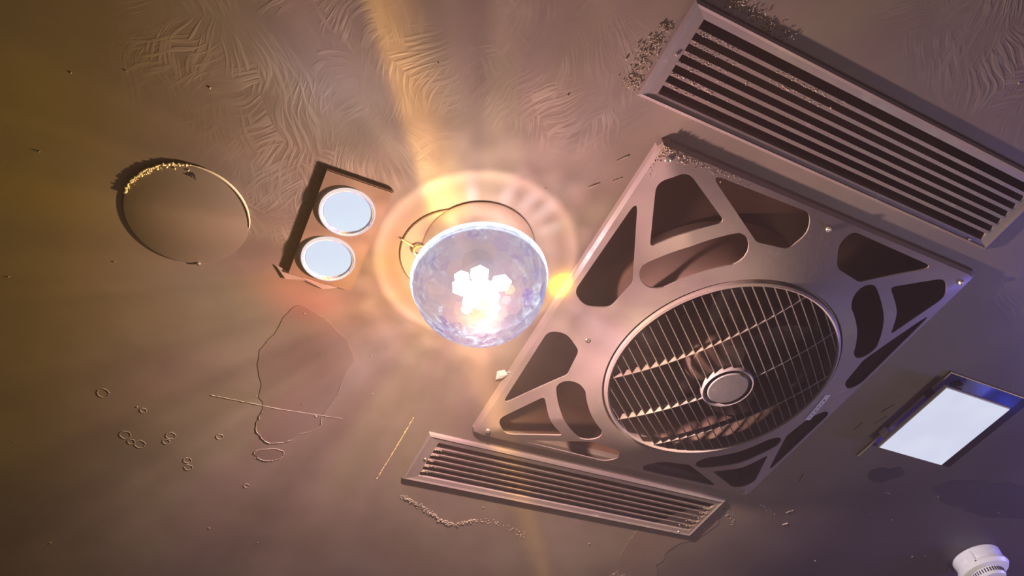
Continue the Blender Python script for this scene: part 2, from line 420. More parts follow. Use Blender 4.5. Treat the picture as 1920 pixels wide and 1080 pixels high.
# round rim stepping down into the grille
bm = bmesh.new()
lathe(bm, [(.1915, -.0475), (.1900, -.0440), (.1888, -.0440), (.1875, -.0520), (.1840, -.0535), (.1815, -.0515), (.1805, -.030), (.1825, -.030), (.189, -.041), (.1915, -.044)], 96, closed=True); fixn(bm)
obj('grille_rim', bm, M['panel'], FAN, smooth=35)
# domed grille
def dome(r): return -0.050-0.026*(1-min(1, r/0.183)**2)
PHI = math.radians(37.5); cphi, sphi = math.cos(PHI), math.sin(PHI)
def gx(u, v): return (u*cphi-v*sphi, u*sphi+v*cphi)
bm = bmesh.new(); RO, RI = 0.1818, 0.038
def fin(bm, const, axis, lo, hi, th, dep):
    n = max(2, int((hi-lo)/0.010)); prev = None
    for k in range(n+1):
        w = lo+(hi-lo)*k/n; z = dome(math.hypot(const, w)); vs = []
        for dx, dz in ((-th/2, 0), (th/2, 0), (th/2, dep), (-th/2, dep)):
            u, v = (w, const+dx) if axis == 'u' else (const+dx, w)
            x, y = gx(u, v); vs.append(bm.verts.new((x, y, z+dz)))
        if prev:
            for i in range(4): bm.faces.new((prev[i], prev[(i+1) % 4], vs[(i+1) % 4], vs[i]))
        else: bm.faces.new(vs)
        prev = vs
    bm.faces.new(list(reversed(prev)))
v = -0.175
while v < 0.180:
    L = math.sqrt(RO*RO-v*v)
    if abs(v) < RI-0.002:
        g = math.sqrt(RI*RI-v*v); fin(bm, v, 'u', -L, -g, 0.0014, 0.009); fin(bm, v, 'u', g, L, 0.0014, 0.009)
    else: fin(bm, v, 'u', -L, L, 0.0014, 0.009)
    v += 0.0141
fixn(bm); obj('grille_fins', bm, M['grille'], FAN)
bm = bmesh.new()
for u in (-0.093, 0.003, 0.098):
    L = math.sqrt(RO*RO-u*u)
    if abs(u) < RI:
        fin(bm, u, 'v', -L, -RI, 0.0014, 0.010); fin(bm, u, 'v', RI, L, 0.0014, 0.010)
    else: fin(bm, u, 'v', -L, L, 0.0014, 0.010)
fixn(bm); obj('grille_crossbar', bm, M['grille'], FAN)
bm = bmesh.new()
lathe(bm, [(.0415, -.068), (.0415, -.0765), (.0400, -.0782), (.0378, -.0770), (.0368, -.0735), (.0340, -.0735), (.0330, -.0765), (.0310, -.0785), (0, -.0790)], 64)
lathe(bm, [(.0415, -.068), (0, -.068)], 64); fixn(bm)
obj('hub_cap', bm, M['grille'], FAN, smooth=40)
# fan blades, motor and drum
bm = bmesh.new(); lathe(bm, [(0, -.025), (.042, -.022), (.050, -.012), (.050, .060), (0, .060)], 40); fixn(bm)
obj('motor', bm, M['drum'], FAN, smooth=40)
for k in range(5):
    bm = bmesh.new(); a0 = 2*PI*k/5+0.5; g = []
    for i in range(9):
        t = i/8; r = 0.045+t*0.125; wd = 0.34+0.36*math.sin(PI*min(1, t*0.9+0.1)) if t < 1 else 0.36
        row = []
        for j in range(6):
            s = j/5-0.5; a = a0+s*wd*(1.0 if t > 0.2 else 0.8)+0.25*t
            row.append(bm.verts.new((r*math.cos(a), r*math.sin(a), 0.012+s*0.034-0.010*(1-4*s*s))))
        g.append(row)
    for A, B in zip(g[:-1], g[1:]):
        for j in range(5): bm.faces.new((A[j], A[j+1], B[j+1], B[j]))
    r = bmesh.ops.solidify(bm, geom=bm.faces[:], thickness=0.002); fixn(bm)
    obj('fan_blade', bm, M['blade'], FAN, smooth=50)
bm = bmesh.new(); lathe(bm, [(.197, -.028), (.197, .095), (0, .095), (0, .092), (.194, .092), (.194, -.028)], 72, closed=True); fixn(bm)
obj('fan_drum', bm, M['drum'], FAN, smooth=40)
def open_box(bm, x0, x1, y0, y1, z0, z1, t=0.004):
    box(bm, x0-t, x0, y0-t, y1+t, z0, z1); box(bm, x1, x1+t, y0-t, y1+t, z0, z1)
    box(bm, x0, x1, y0-t, y0, z0, z1); box(bm, x0, x1, y1, y1+t, z0, z1); box(bm, x0-t, x1+t, y0-t, y1+t, z1, z1+t)
bm = bmesh.new(); h = FX1-0.3; open_box(bm, -h, h, -h, h, 0.0131, 0.115); obj('fan_box', bm, M['duct'], FAN)
# a sagging cable and a bracket seen through the cut-outs
bm = bmesh.new(); tube(bm, [(-.02, .262, .0), (-.018, .262, .10)], .004, 6); tube(bm, [(.0, .255, .06), (-.01, .262, .0), (.03, .262, .09)], .0015, 6)
obj('hanging_bracket', bm, M['grille'], FAN)
bm = bmesh.new(); tube(bm, [(.275, .02, -.006), (.272, .035, -.004)], .004, 8); obj('wire_end', bm, M['screw'], FAN)
def screw(x, y, z, parent, r=0.0045, tilt=(0, 0)):
    bm = bmesh.new(); lathe(bm, [(r, 0.001), (r, -.0005), (r*.8, -.0018), (r*.35, -.0022), (r*.3, -.0012), (0, -.0012)], 16); fixn(bm)
    return obj('screw', bm, M['screw'], parent, (x, y, z), (tilt[0], tilt[1], 0), smooth=40)
for x, y in ((-.278, -.278), (0, -.276), (.277, -.277), (-.277, .277), (-.232, .021), (.277, .280)): screw(x, y, surf_z(x, y)-0.0005, FAN)
# white strip of printed dots stuck on the cover
bm = bmesh.new(); L0, L1 = (.222, .049), (.205, -.020); W = .0175
def strip_pt(s, t, off=0.0):
    x = L0[0]+(L1[0]-L0[0])*s+t*W; y = L0[1]+(L1[1]-L0[1])*s+t*W*0.1
    return (x, y, surf_z(x, y)-0.0016-off)
NS = 12; g = [[bm.verts.new(strip_pt(i/NS, t)) for t in (0, .5, 1)] for i in range(NS+1)]
for A, B in zip(g[:-1], g[1:]):
    for j in range(2): bm.faces.new((A[j], A[j+1], B[j+1], B[j]))
bmesh.ops.solidify(bm, geom=bm.faces[:], thickness=0.0005); fixn(bm)
LS = obj('label_strip', bm, M['label'], FAN); LS['label'] = 'white paper strip with a row of small dots'
bm = bmesh.new()
for k in range(6):
    c = strip_pt(0.13+k*0.137, 0.5, 0.0004); fleck(bm, c, 0.0016, R_); fleck(bm, (c[0]+.001, c[1]+.0018, c[2]), 0.0012, R_)
obj('printed_dots', bm, M['ink'], LS)
# dust gathered on the cover's corner and upper edge
bm = bmesh.new(); rnd = random.Random(3)
for k in range(260):
    t = abs(rnd.gauss(0, .06)) if k % 2 else abs(rnd.gauss(0, .016)); s = abs(rnd.gauss(0, .006))
    x, y = (-.293+t, -.293+s) if k % 3 else (-.293+s, -.293+t*0.4)
    if max(abs(x), abs(y)) < .296: fleck(bm, (x, y, surf_z(x, y)-.0004), rnd.uniform(.0005, .0014), rnd)
o = obj('dust', bm, M['dust'], FAN); o['kind'] = 'stuff'

# ------------------------------------------------------------------ long slotted vents
def vent(label, x0, x1, y0, y1, ox0, ox1, oy0, oy1, nb, seed, low=False):
    cx, cy = (x0+x1)/2, (y0+y1)/2
    t = thing('air_vent', label, 'vent', (cx, cy, ZC), 'long slotted air vents')
    bm = bmesh.new(); Z = 0.0062
    prof = [(0, 0), (0.0015, -Z+.002), (0.005, -Z), (0.5, -Z+.0015), (1.0, -Z+.0025), (1.0, 0.012)]
    loops = []
    for i, (f, z) in enumerate(prof):
        if i < 3: a, b, c, d = x0+f, x1-f, y0+f, y1-f
        else: a, b, c, d = x0+(ox0-x0)*f, x1+(ox1-x1)*f, y0+(oy0-y0)*f, y1+(oy1-y1)*f
        loops.append([bm.verts.new((p-cx, q-cy, z)) for p, q in ((a, c), (b, c), (b, d), (a, d))])
    for A, B in zip(loops[:-1], loops[1:]):
        for i in range(4): bm.faces.new((A[i], A[(i+1) % 4], B[(i+1) % 4], B[i]))
    fixn(bm)
    obj('frame', bm, M['vent'], t)
    pitch = (oy1-oy0)/(nb+1)
    for k in range(nb):
        y = oy0+pitch*(k+1)-cy; bm = bmesh.new(); n = 24; prev = None; rnd = random.Random(seed+k)
        for i in range(n+1):
            x = ox0+(ox1-ox0)*i/n-cx; w = .0026; dz = rnd.uniform(-.0002, .0002)
            vs = [bm.verts.new((x, y-w, -.0048+dz)), bm.verts.new((x, y+w, -.0038+dz)), bm.verts.new((x, y+w+.001, .004)), bm.verts.new((x, y+w-.001, .004)), bm.verts.new((x, y-.0005, -.0015)), bm.verts.new((x, y-w, -.0030))]
            if prev:
                for j in range(6): bm.faces.new((prev[j], prev[(j+1) % 6], vs[(j+1) % 6], vs[j]))
            else: bm.faces.new(vs)
            prev = vs
        bm.faces.new(list(reversed(prev))); fixn(bm)
        obj('vent_bar', bm, M['bar'], t)
    bm = bmesh.new(); open_box(bm, ox0-cx+.0005, ox1-cx-.0005, oy0-cy+.0005, oy1-cy-.0005, 0.0131, 0.10); obj('duct_box', bm, M['duct'], t)
    bm = bmesh.new(); rnd = random.Random(seed)
    for k in range(260):
        b = rnd.randrange(nb)
        if low:
            x = ox0+abs(rnd.gauss(0, .006)) if k % 3 else ox1-abs(rnd.gauss(0, .012))
        else:
            x = ox0+abs(rnd.gauss(0, .035+.02*(b < 2))) if k % 3 else ox0+.12+abs(rnd.gauss(0, .05))
            if k % 3 == 0: b = b % 2
        y = oy0+pitch*(b+1)+rnd.uniform(-.0026, .0026)
        fleck(bm, (x-cx, y-cy, -.0047), rnd.uniform(.0005, .0015), rnd)
    o = obj('dust', bm, M['dust'], t); o['kind'] = 'stuff'
    for sx in (ox1-.02, ox0-.006): screw(sx-cx, (oy1+y1)/2-cy if sx > 0 else 0, -.0040, t, .0026)
    return t
vent('dusty slotted air vent above the fan cover, largest of the two vents in view', -.060, .574, -.162, -.034, -.037+.001, .553-.001, -.146+.001, -.046-.001, 6, 100)
vent('cleaner slotted air vent below the fan cover and the faceted lamp', -.064, .570, .6245, .7545, -.040+.001, .556-.001, .642+.001, .738-.001, 5, 200, True)

def dust_heap(label, spots, seed, n=260):
    cx = sum(s[0] for s in spots)/len(spots); cy = sum(s[1] for s in spots)/len(spots)
    bm = bmesh.new(); rnd = random.Random(seed)
    for k in range(n):
        x, y, s = spots[rnd.randrange(len(spots))]
        fleck(bm, (x+rnd.gauss(0, s)-cx, y+rnd.gauss(0, s*.8)-cy, -.0004-abs(rnd.gauss(0, .0012))), rnd.uniform(.0004, .0013), rnd)
    o = obj('dust_clump', bm, M['dust'], None, (cx, cy, ZC)); o['kind'] = 'stuff'; tag(o, label, 'dust'); return o
dust_heap('fluffy dust clump on the ceiling off the left end of the upper vent', [(-.070, -.055, .007), (-.073, -.07, .006), (-.076, -.085, .007), (-.072, -.10, .005), (-.072, -.045, .006), (-.070, -.118, .004)], 5, 420)
dust_heap('dust scattered on the ceiling above the upper long edge of the upper vent', [(-.01, -.172, .006), (.02, -.172, .007), (.045, -.170, .006), (.07, -.170, .005), (.0, -.180, .008)], 6, 220)

# ------------------------------------------------------------------ round cover with broken plaster edge
RC = thing('round_cover', 'flat round painted cover disc with a broken cream plaster edge, at the left', 'cover', (-.5096, .3364, ZC))
bm = bmesh.new(); lathe(bm, [(.075, 0.0), (.075, -.0022), (.074, -.0026), (0, -.0026)], 96); lathe(bm, [(.075, 0.0), (0, 0.0)], 96); fixn(bm)
obj('disc', bm, M['smooth_paint'], RC, smooth=30)
bm = bmesh.new(); rnd = random.Random(9)
# crumbly part then a thin clean crescent, following the near edge (angles in the ceiling plane)
def arc_pts(d0, d1, n): return [math.radians(d0+(d1-d0)*i/(n-1)) for i in range(n)]
A = arc_pts(185, 262, 46); P = []; rs = []
for a in A:
    r = .0755+rnd.uniform(-.0018, .0008); P.append((r*math.cos(a), r*math.sin(a), -.0030)); rs.append(rnd.uniform(.0006, .0022))
tube(bm, P, .001, 6, rs)
for k in range(110):
    a = math.radians(rnd.choice([rnd.gauss(205, 7), rnd.gauss(222, 5), rnd.uniform(188, 262)])); r = .0755-abs(rnd.gauss(0, .0030))
    fleck(bm, (r*math.cos(a), r*math.sin(a), -.0036), rnd.uniform(.0006, .0020), rnd)
A = arc_pts(262, 352, 50); P = []; rs = []
for i, a in enumerate(A):
    t = i/49; r = .0757; P.append((r*math.cos(a), r*math.sin(a), -.0028)); rs.append(.0005+.0011*math.sin(PI*min(1, t*1.0))**.7)
tube(bm, P, .001, 6, rs)
o = obj('plaster_edge', bm, M['plaster'], RC); o['label'] = 'crumbling cream plaster edge'
screw(.028, .070, -.0028, RC, .003)
bm = bmesh.new()
for k in range(14): fleck(bm, (-.008+rnd.gauss(0, .004), -.062+rnd.gauss(0, .002), -.0030), .0013, rnd)
obj('paint_lump', bm, M['dark_tone'], RC)

# ------------------------------------------------------------------ twin downlight on its plate
DL = thing('twin_downlight', 'brown rectangular ceiling plate with two round white glowing lights', 'light', (-.326, .29, ZC))
bm = bmesh.new(); box(bm, -.0445, .0435, -.087, .087, -.0076, -.0004, .0012); obj('backing_plate', bm, M['plate_paint'], DL)
def rim_mat():
    m, N = new_mat('clear_bevelled_rim')
    out = N.add('ShaderNodeOutputMaterial'); b = N.add('ShaderNodeBsdfPrincipled')
    tc = N.add('ShaderNodeTexCoord').outputs['Object']; n = N.noise(tc, 70, 2, 0.6)
    N.put(b.inputs['Base Color'], N.ramp(n[0], [(0.3, (0.85, 0.62, 0.30)), (0.45, (0.9, 0.85, 0.85)), (0.6, (0.45, 0.42, 0.80)), (0.75, (0.9, 0.9, 0.9))]))
    b.inputs['Roughness'].default_value = 0.12; b.inputs['Transmission Weight'].default_value = 0.25; b.inputs['IOR'].default_value = 1.5
    N.l.new(b.outputs[0], out.inputs[0]); return m
M['rim'] = rim_mat(); M['lens'] = glow_mat('downlight_lens', (0.80, 0.90, 1.0), 0.98, (0.74, 0.82, 0.97))
M['rim_out'] = glow_mat('downlight_lit_edge', (0.93, 0.85, 0.95), 0.95, (1.0, 0.80, 0.72))
for y in (-.0375, .0425):
    zo = .0075
    bm = bmesh.new(); lathe(bm, [(.0300, -.0165), (0, -.0175)], 64); lathe(bm, [(.0300, -.0165), (.0300, -.012), (0, -.012)], 64); fixn(bm)
    L = obj('lens', bm, M['lens'], DL, (-.0015, y, zo), smooth=30)
    bm = bmesh.new(); lathe(bm, [(.0300, -.0155), (.0310, -.0165), (.0322, -.0190), (.0340, -.0195), (.0340, -.011), (.0300, -.011)], 72, closed=True); fixn(bm)
    obj('bevelled_rim', bm, M['rim'], L, smooth=20)
    bm = bmesh.new(); lathe(bm, [(.0338, -.0198), (.0352, -.0196), (.0358, -.0180), (.0358, -.011), (.0338, -.011)], 72, closed=True); fixn(bm)
    obj('lit_edge', bm, M['rim_out'], L, smooth=40)

# torn film hanging from the plate, scrap on the cover's edge
def scrap(name, label, cat, pts, z, mat, tubes=()):
    cx = sum(p[0] for p in pts)/len(pts); cy = sum(p[1] for p in pts)/len(pts)
    bm = bmesh.new(); rnd = random.Random(2)
    vs = [bm.verts.new((x-cx, y-cy, z+rnd.uniform(-.002, 0))) for x, y in pts]; c = bm.verts.new((0, 0, z-.003))
    for i in range(len(vs)): bm.faces.new((c, vs[i], vs[(i+1) % len(vs)]))
    for T in tubes: tube(bm, [(x-cx, y-cy, zz) for x, y, zz in T], .0006, 5)
    bmesh.ops.solidify(bm, geom=bm.faces[:], thickness=.0004); fixn(bm)
    return tag(obj(name, bm, mat, None, (cx, cy, ZC)), label, cat)
scrap('torn_film', 'thin torn strip of clear film below the twin round lights', 'film', mm([(-389, 372), (-372, 378), (-352, 374), (-325, 370), (-300, 381), (-318, 390), (-345, 385), (-370, 390)]), -.0022, M['film'])

# ------------------------------------------------------------------ faceted party lamp
BX, BY = -.136, .267; RIMZ, BR = -.045, .0915
BL = thing('party_lamp', 'faceted clear dome party lamp hanging from the ceiling, glowing white inside', 'lamp', (BX, BY, ZC))
bm = bmesh.new(); lathe(bm, [(.074, 0), (.074, -.0015), (.0725, -.0025), (.0705, -.0015), (0, -.0015)], 72); lathe(bm, [(.074, 0), (0, 0)], 72); fixn(bm)
MP = obj('mounting_plate', bm, M['plate_paint'], BL, (-.035, .002, 0), smooth=30)
bm = bmesh.new(); tube(bm, [(-.047+.0085*math.cos(a), .008+.0085*math.sin(a), -.006) for a in np.linspace(.3, 2*PI-.5, 20)], .0016, 8)
tube(bm, [(-.058, .006, -.0035), (-.076, .001, -.0035)], .0014, 8)
obj('hook', bm, M['brass'], MP)
bm = bmesh.new(); lathe(bm, [(.078, -.0001), (.078, -.0022), (.076, -.0032), (.055, -.0040), (0, -.0040)], 72); lathe(bm, [(.078, -.0001), (0, -.0001)], 72); fixn(bm)
obj('brown_disc', bm, M['plate_paint'], BL, (-.006, -.018, 0), smooth=30)  # thin brown disc against the ceiling, offset from the neck
bm = bmesh.new(); lathe(bm, [(0, -.0040), (.022, -.0040), (.022, -.046), (0, -.046)], 40); fixn(bm)
obj('neck', bm, M['black'], BL, smooth=40)

def dome_mat():
    m, N = new_mat('faceted_clear_plastic')
    out = N.add('ShaderNodeOutputMaterial'); g = N.add('ShaderNodeNewGeometry')
    rnd_ = g.outputs['Random Per Island']
    tc = N.add('ShaderNodeTexCoord').outputs['Object']
    lw = N.add('ShaderNodeLayerWeight'); lw.inputs[0].default_value = 0.35
    edge = N.smooth(lw.outputs['Facing'], 0.03, 0.34)
    base = N.ramp(rnd_, [(0.0, (0.46, 0.42, 0.49)), (0.3, (0.34, 0.31, 0.50)), (0.55, (0.50, 0.41, 0.43)), (0.8, (0.28, 0.29, 0.52)), (1.0, (0.50, 0.48, 0.54))])
    sh = N.vm('ADD', tc, N.vm('SCALE', (1.0, 0.7, 0.3), sc=N.m('MULTIPLY', rnd_, 3.0)))   # noise offset per facet; refracted glints are painted into the emission
    n = N.noise(sh, 38, 3, 0.65, 1.2)[0]
    spark = N.ramp(n, [(0.34, (0.10, 0.12, 0.40)), (0.44, (0.26, 0.24, 0.62)), (0.50, (0.46, 0.42, 0.55)), (0.56, (0.42, 0.58, 0.85)), (0.63, (1.0, 1.05, 1.15))])
    patch = N.smooth(N.noise(tc, 20, 2, 0.5)[0], 0.44, 0.56)
    col = N.mix(N.m('MULTIPLY', edge, N.m('MULTIPLY_ADD', patch, 0.75, 0.25)), base, spark)
    tr = N.add('ShaderNodeBsdfTransparent'); N.put(tr.inputs[0], (0.96, 0.96, 1, 1))
    tl = N.add('ShaderNodeEmission'); N.put(tl.inputs[0], col); tl.inputs[1].default_value = 0.95
    gl = N.add('ShaderNodeBsdfGlossy'); gl.inputs['Roughness'].default_value = 0.12; gl.inputs[0].default_value = (0.8, 0.85, 1, 1)
    mx = N.add('ShaderNodeMixShader'); N.put(mx.inputs[0], N.m('MULTIPLY_ADD', edge, 0.25, 0.60))
    N.l.new(tr.outputs[0], mx.inputs[1]); N.l.new(tl.outputs[0], mx.inputs[2])
    mx2 = N.add('ShaderNodeMixShader'); N.put(mx2.inputs[0], 0.04)
    N.l.new(mx.outputs[0], mx2.inputs[1]); N.l.new(gl.outputs[0], mx2.inputs[2])
    N.l.new(mx2.outputs[0], out.inputs[0]); return m
M['dome'] = dome_mat()
def half_clear(name, col, fac):
    m, N = new_mat(name); out = N.add('ShaderNodeOutputMaterial')
    tr = N.add('ShaderNodeBsdfTransparent'); df = N.add('ShaderNodeEmission'); df.inputs[0].default_value = C4(col)
    mx = N.add('ShaderNodeMixShader'); mx.inputs[0].default_value = fac
    N.l.new(df.outputs[0], mx.inputs[2]); N.l.new(tr.outputs[0], mx.inputs[1]); N.l.new(mx.outputs[0], out.inputs[0]); return m
M['back'] = half_clear('frosted_back_plate', (0.50, 0.46, 0.60), 0.45)
def geodesic(f):
    t = (1+5**.5)/2
    V = [Vector(v).normalized() for v in ((-1, t, 0), (1, t, 0), (-1, -t, 0), (1, -t, 0), (0, -1, t), (0, 1, t), (0, -1, -t), (0, 1, -t), (t, 0, -1), (t, 0, 1), (-t, 0, -1), (-t, 0, 1))]
    F = ((0, 11, 5), (0, 5, 1), (0, 1, 7), (0, 7, 10), (0, 10, 11), (1, 5, 9), (5, 11, 4), (11, 10, 2), (10, 7, 6), (7, 1, 8), (3, 9, 4), (3, 4, 2), (3, 2, 6), (3, 6, 8), (3, 8, 9), (4, 9, 5), (2, 4, 11), (6, 2, 10), (8, 6, 7), (9, 8, 1))
    P = []; key = {}; T = []
    def idx(p):
        p = p.normalized(); k = (round(p.x, 4), round(p.y, 4), round(p.z, 4))
        for dx in (0,):
            if k in key: return key[k]
        key[k] = len(P); P.append(p); return key[k]
    for a, b, c in F:
        g = {}
        for i in range(f+1):
            for j in range(f+1-i):
                g[i, j] = idx(V[a]*(f-i-j)+V[b]*i+V[c]*j)
        for i in range(f):
            for j in range(f-i):
                T.append((g[i, j], g[i+1, j], g[i, j+1]))
                if i+j < f-1: T.append((g[i+1, j], g[i+1, j+1], g[i, j+1]))
    return P, T
P, T = geodesic(5)
Q = Matrix.Rotation(0.4, 3, 'X') @ Matrix.Rotation(0.3, 3, 'Y')
P = [Q @ p for p in P]
cen = [((P[a]+P[b]+P[c])/3).normalized() for a, b, c in T]; adj = {}
for i, t in enumerate(T):
    for v in t: adj.setdefault(v, []).append(i)
bm = bmesh.new()
for v, fs in adj.items():
    n = P[v]
    if n.z > 0.25: continue
    u = n.orthogonal().normalized(); w = n.cross(u)
    fs = sorted(fs, key=lambda i: math.atan2(cen[i].dot(w), cen[i].dot(u)))
    pts = [cen[i] for i in fs]; d = sum(p.dot(n) for p in pts)/len(pts)
    vs = [bm.verts.new((p+(d-p.dot(n))*n)*BR*1.0) for p in pts]
    f = bm.faces.new(vs)
bmesh.ops.bisect_plane(bm, geom=bm.verts[:]+bm.edges[:]+bm.faces[:], plane_co=(0, 0, 0), plane_no=(0, 0, 1), clear_outer=True)
for f in bm.faces:
    f.normal_update()
    if f.normal.dot(f.calc_center_median()) < 0: f.normal_flip()
obj('faceted_dome', bm, M['dome'], BL, (0, 0, RIMZ))
bm = bmesh.new()
for k, (r, z) in enumerate(((.0925, .0005), (.0920, -.0045), (.0905, -.009))):
    lathe(bm, [(r-.0012, z-.0012), (r+.0010, z-.0012), (r+.0010, z+.0012), (r-.0012, z+.0012)], 96, closed=True)
fixn(bm)
def rimglow():
    m, N = new_mat('clear_lit_rim'); out = N.add('ShaderNodeOutputMaterial')
    tl = N.add('ShaderNodeEmission'); tl.inputs[0].default_value = (0.62, 0.82, 1, 1); tl.inputs[1].default_value = 6.0
    tr = N.add('ShaderNodeBsdfTransparent')
    b = N.add('ShaderNodeMixShader'); b.inputs[0].default_value = .09; N.l.new(tr.outputs[0], b.inputs[1]); N.l.new(tl.outputs[0], b.inputs[2])
    N.l.new(b.outputs[0], out.inputs[0]); return m
M['rimglow'] = rimglow()
obj('dome_rim', bm, M['rimglow'], BL, (0, 0, RIMZ), smooth=30)
bm = bmesh.new(); lathe(bm, [(.0905, -.0012), (.040, -.004), (0, -.004)], 72); fixn(bm)
obj('back_plate', bm, M['back'], BL, (0, 0, RIMZ))
# LED board: white star of hexagonal lenses, smaller coloured lenses around
M['led_w'] = glow_mat('led_white', (1, 1, 1), 12.0); M['led_y'] = glow_mat('led_amber', (1, 0.80, 0.35), 1.6)
M['led_c'] = glow_mat('led_pale', (0.80, 0.82, 1.0), 1.05); M['led_v'] = plain_mat('lens_violet', (0.45, 0.40, 0.75), .2)
bm = bmesh.new(); lathe(bm, [(.040, 0), (.040, -.006), (.036, -.009), (0, -.009), (0, 0)], 6); fixn(bm)
BD = obj('led_board', bm, M['back'], BL, (0, 0, RIMZ-.008))
def hexa(cx, cy, r, z, mat, par, rot=0.0, n=6, name='led_lens', stretch=1.0):
    bm = bmesh.new(); pts = [(cx+r*math.cos(rot+2*PI*k/n), cy+r*stretch*math.sin(rot+2*PI*k/n)) for k in range(n)]
    prism(bm, pts, z-.003, z); fixn(bm); return obj(name, bm, mat, par)
z0 = -.012
for cx, cy, r in ((0, 0, .021), (-.013, -.024, .0135), (.020, -.020, .0145), (-.025, .004, .0150), (-.004, .022, .0130), (-.032, -.010, .011)): hexa(cx, cy, r, z0, M['led_w'], BD, .3+cx*9)
for cx, cy, r, mt in ((.020, .006, .011, 'led_v'), (.010, .024, .010, 'led_c'), (.030, .022, .009, 'led_v'), (.036, -.014, .008, 'led_y'), (.040, .004, .007, 'led_c'), (.032, .034, .008, 'led_c'), (-.004, .038, .008, 'led_v')): hexa(cx, cy, r, z0+.001, M[mt], BD, cx*20)

# scrap caught on the cover edge beneath the lamp
scrap('paper_scrap', 'tiny pale curled scrap on the ceiling just below the faceted lamp', 'scrap', mm([(-18, 452), (-8, 445), (0, 452), (-4, 462), (-12, 470)]), -.004, M['label'], [[(-.004, .450, -.004), (.010, .438, -.008), (.020, .430, -.004)]])

# ------------------------------------------------------------------ square hanging panel lamp in its opening
bm = bmesh.new(); e = .0022
box(bm, HX0-e, HX0, HY0-e, .424, -.0035, -.0001); box(bm, HX0, HX1+.0, HY0-e, HY0, -.0035, .001)
o = obj('trim_1', bm, M['gold'], None, (0, 0, ZC)); o['kind'] = 'structure'
m_, N_ = new_mat('blue_lit_recess'); out_ = N_.add('ShaderNodeOutputMaterial'); b_ = N_.add('ShaderNodeBsdfPrincipled')
tc_ = N_.add('ShaderNodeTexCoord').outputs['Object']
N_.put(b_.inputs['Base Color'], N_.mix(N_.noise(tc_, 12, 2)[0], C4((.12, .12, .20)), C4((.18, .18, .26)))); b_.inputs['Roughness'].default_value = .6
N_.l.new(b_.outputs[0], out_.inputs[0]); M['recess'] = m_
bm = bmesh.new(); open_box(bm, HX0+.0005, HX1-.0005, HY0+.0005, HY1-.0005, .0131, .055)
o = obj('trim_2', bm, M['recess'], None, (0, 0, ZC)); o['kind'] = 'structure'
PL = thing('panel_lamp', 'square white glowing panel lamp hanging loose below a blue-lit square opening', 'lamp', (.8215, .290, ZC))
bm = bmesh.new(); box(bm, -.0855, .0855, -.086, .086, -.0215, -.014, .0012); obj('lamp_body', bm, M['white_plastic'], PL)
M['panel_glow'] = glow_mat('panel_diffuser', (0.86, 0.86, 1.0), 0.90, (0.80, 0.80, 0.97))
bm = bmesh.new(); box(bm, -.0835, .0835, -.084, .084, -.0225, -.0205, .0004); obj('diffuser', bm, M['panel_glow'], PL)
for x, y, a in ((-.075, -.050, .6), (-.045, -.082, 1.2), (-.078, .060, .3), (.060, .080, 2.2), (.078, .055, .2)):
    bm = bmesh.new(); prism(bm, [(-.012, -.006), (.010, -.009), (.014, .006), (-.008, .010)], -.012, .002)
    box(bm, -.002, .002, -.003, .003, -.016, -.010); fixn(bm)
    o = obj('spring_clip', bm, M['clip'] if a > .35 or x > 0 else M['white_plastic'], PL, (x, y, 0), (0, 0, a))

# ------------------------------------------------------------------ smoke detector
SD = thing('smoke_detector', 'ivory smoke detector with a slotted head at the bottom right', 'smoke detector', (1.312, .628, ZC), rotz=-.1)
bm = bmesh.new(); lathe(bm, [(0, 0), (.052, 0), (.054, -.003), (.053, -.014), (.0525, -.0145), (.0525, -.0155), (.053, -.016), (.050, -.026), (0, -.026)], 64); fixn(bm)
obj('base', bm, M['white_plastic'], SD, smooth=35)
bm = bmesh.new(); lathe(bm, [(.050, -.025), (.056, -.028), (.057, -.034), (.052, -.041), (.041, -.044), (0, -.044)], 64); lathe(bm, [(.050, -.025), (0, -.025)], 64); fixn(bm)
obj('body', bm, M['white_plastic'], SD, smooth=35)
bm = bmesh.new(); lathe(bm, [(.037, -.043), (.037, -.057), (.034, -.061), (0, -.062)], 64); lathe(bm, [(.037, -.043), (0, -.043)], 64); fixn(bm)
HD = obj('head', bm, M['white_plastic'], SD, smooth=35)
bm = bmesh.new()
for k in range(40):
    a = 2*PI*k/40; c, s = math.cos(a), math.sin(a)
    r = bmesh.ops.create_cube(bm, size=1)
    for v in r['verts']:
        x, y, z = v.co.x*.004+.0360, v.co.y*.0026, v.co.z*.009-.0505; v.co = Vector((x*c-y*s, x*s+y*c, z))
obj('slots', bm, M['black'], HD)
bm = bmesh.new(); box(bm, -.009, .009, .047, .060, -.032, -.004, .002)
for v in bm.verts:
    if v.co.z > -.01: v.co.y -= .004
obj('latch', bm, M['white_plastic'], SD, rot=(0, 0, math.radians(112)))
bm = bmesh.new(); lathe(bm, [(.0022, .001), (.0022, -.001), (0, -.001)], 12); obj('indicator', bm, M['black'], SD, (-.0495, -.027, -.0325))

# ------------------------------------------------------------------ lights
def light(name, kind, loc, energy, col, **kw):
    d = bpy.data.lights.new(name, kind); d.energy = energy; d.color = col
    for k, v in kw.items(): setattr(d, k, v)
    o = bpy.data.objects.new(name, d); COL.objects.link(o); o.location = loc; return o
def aim(o, p): o.rotation_euler = (Vector(p)-o.location).to_track_quat('-Z', 'Y').to_euler()

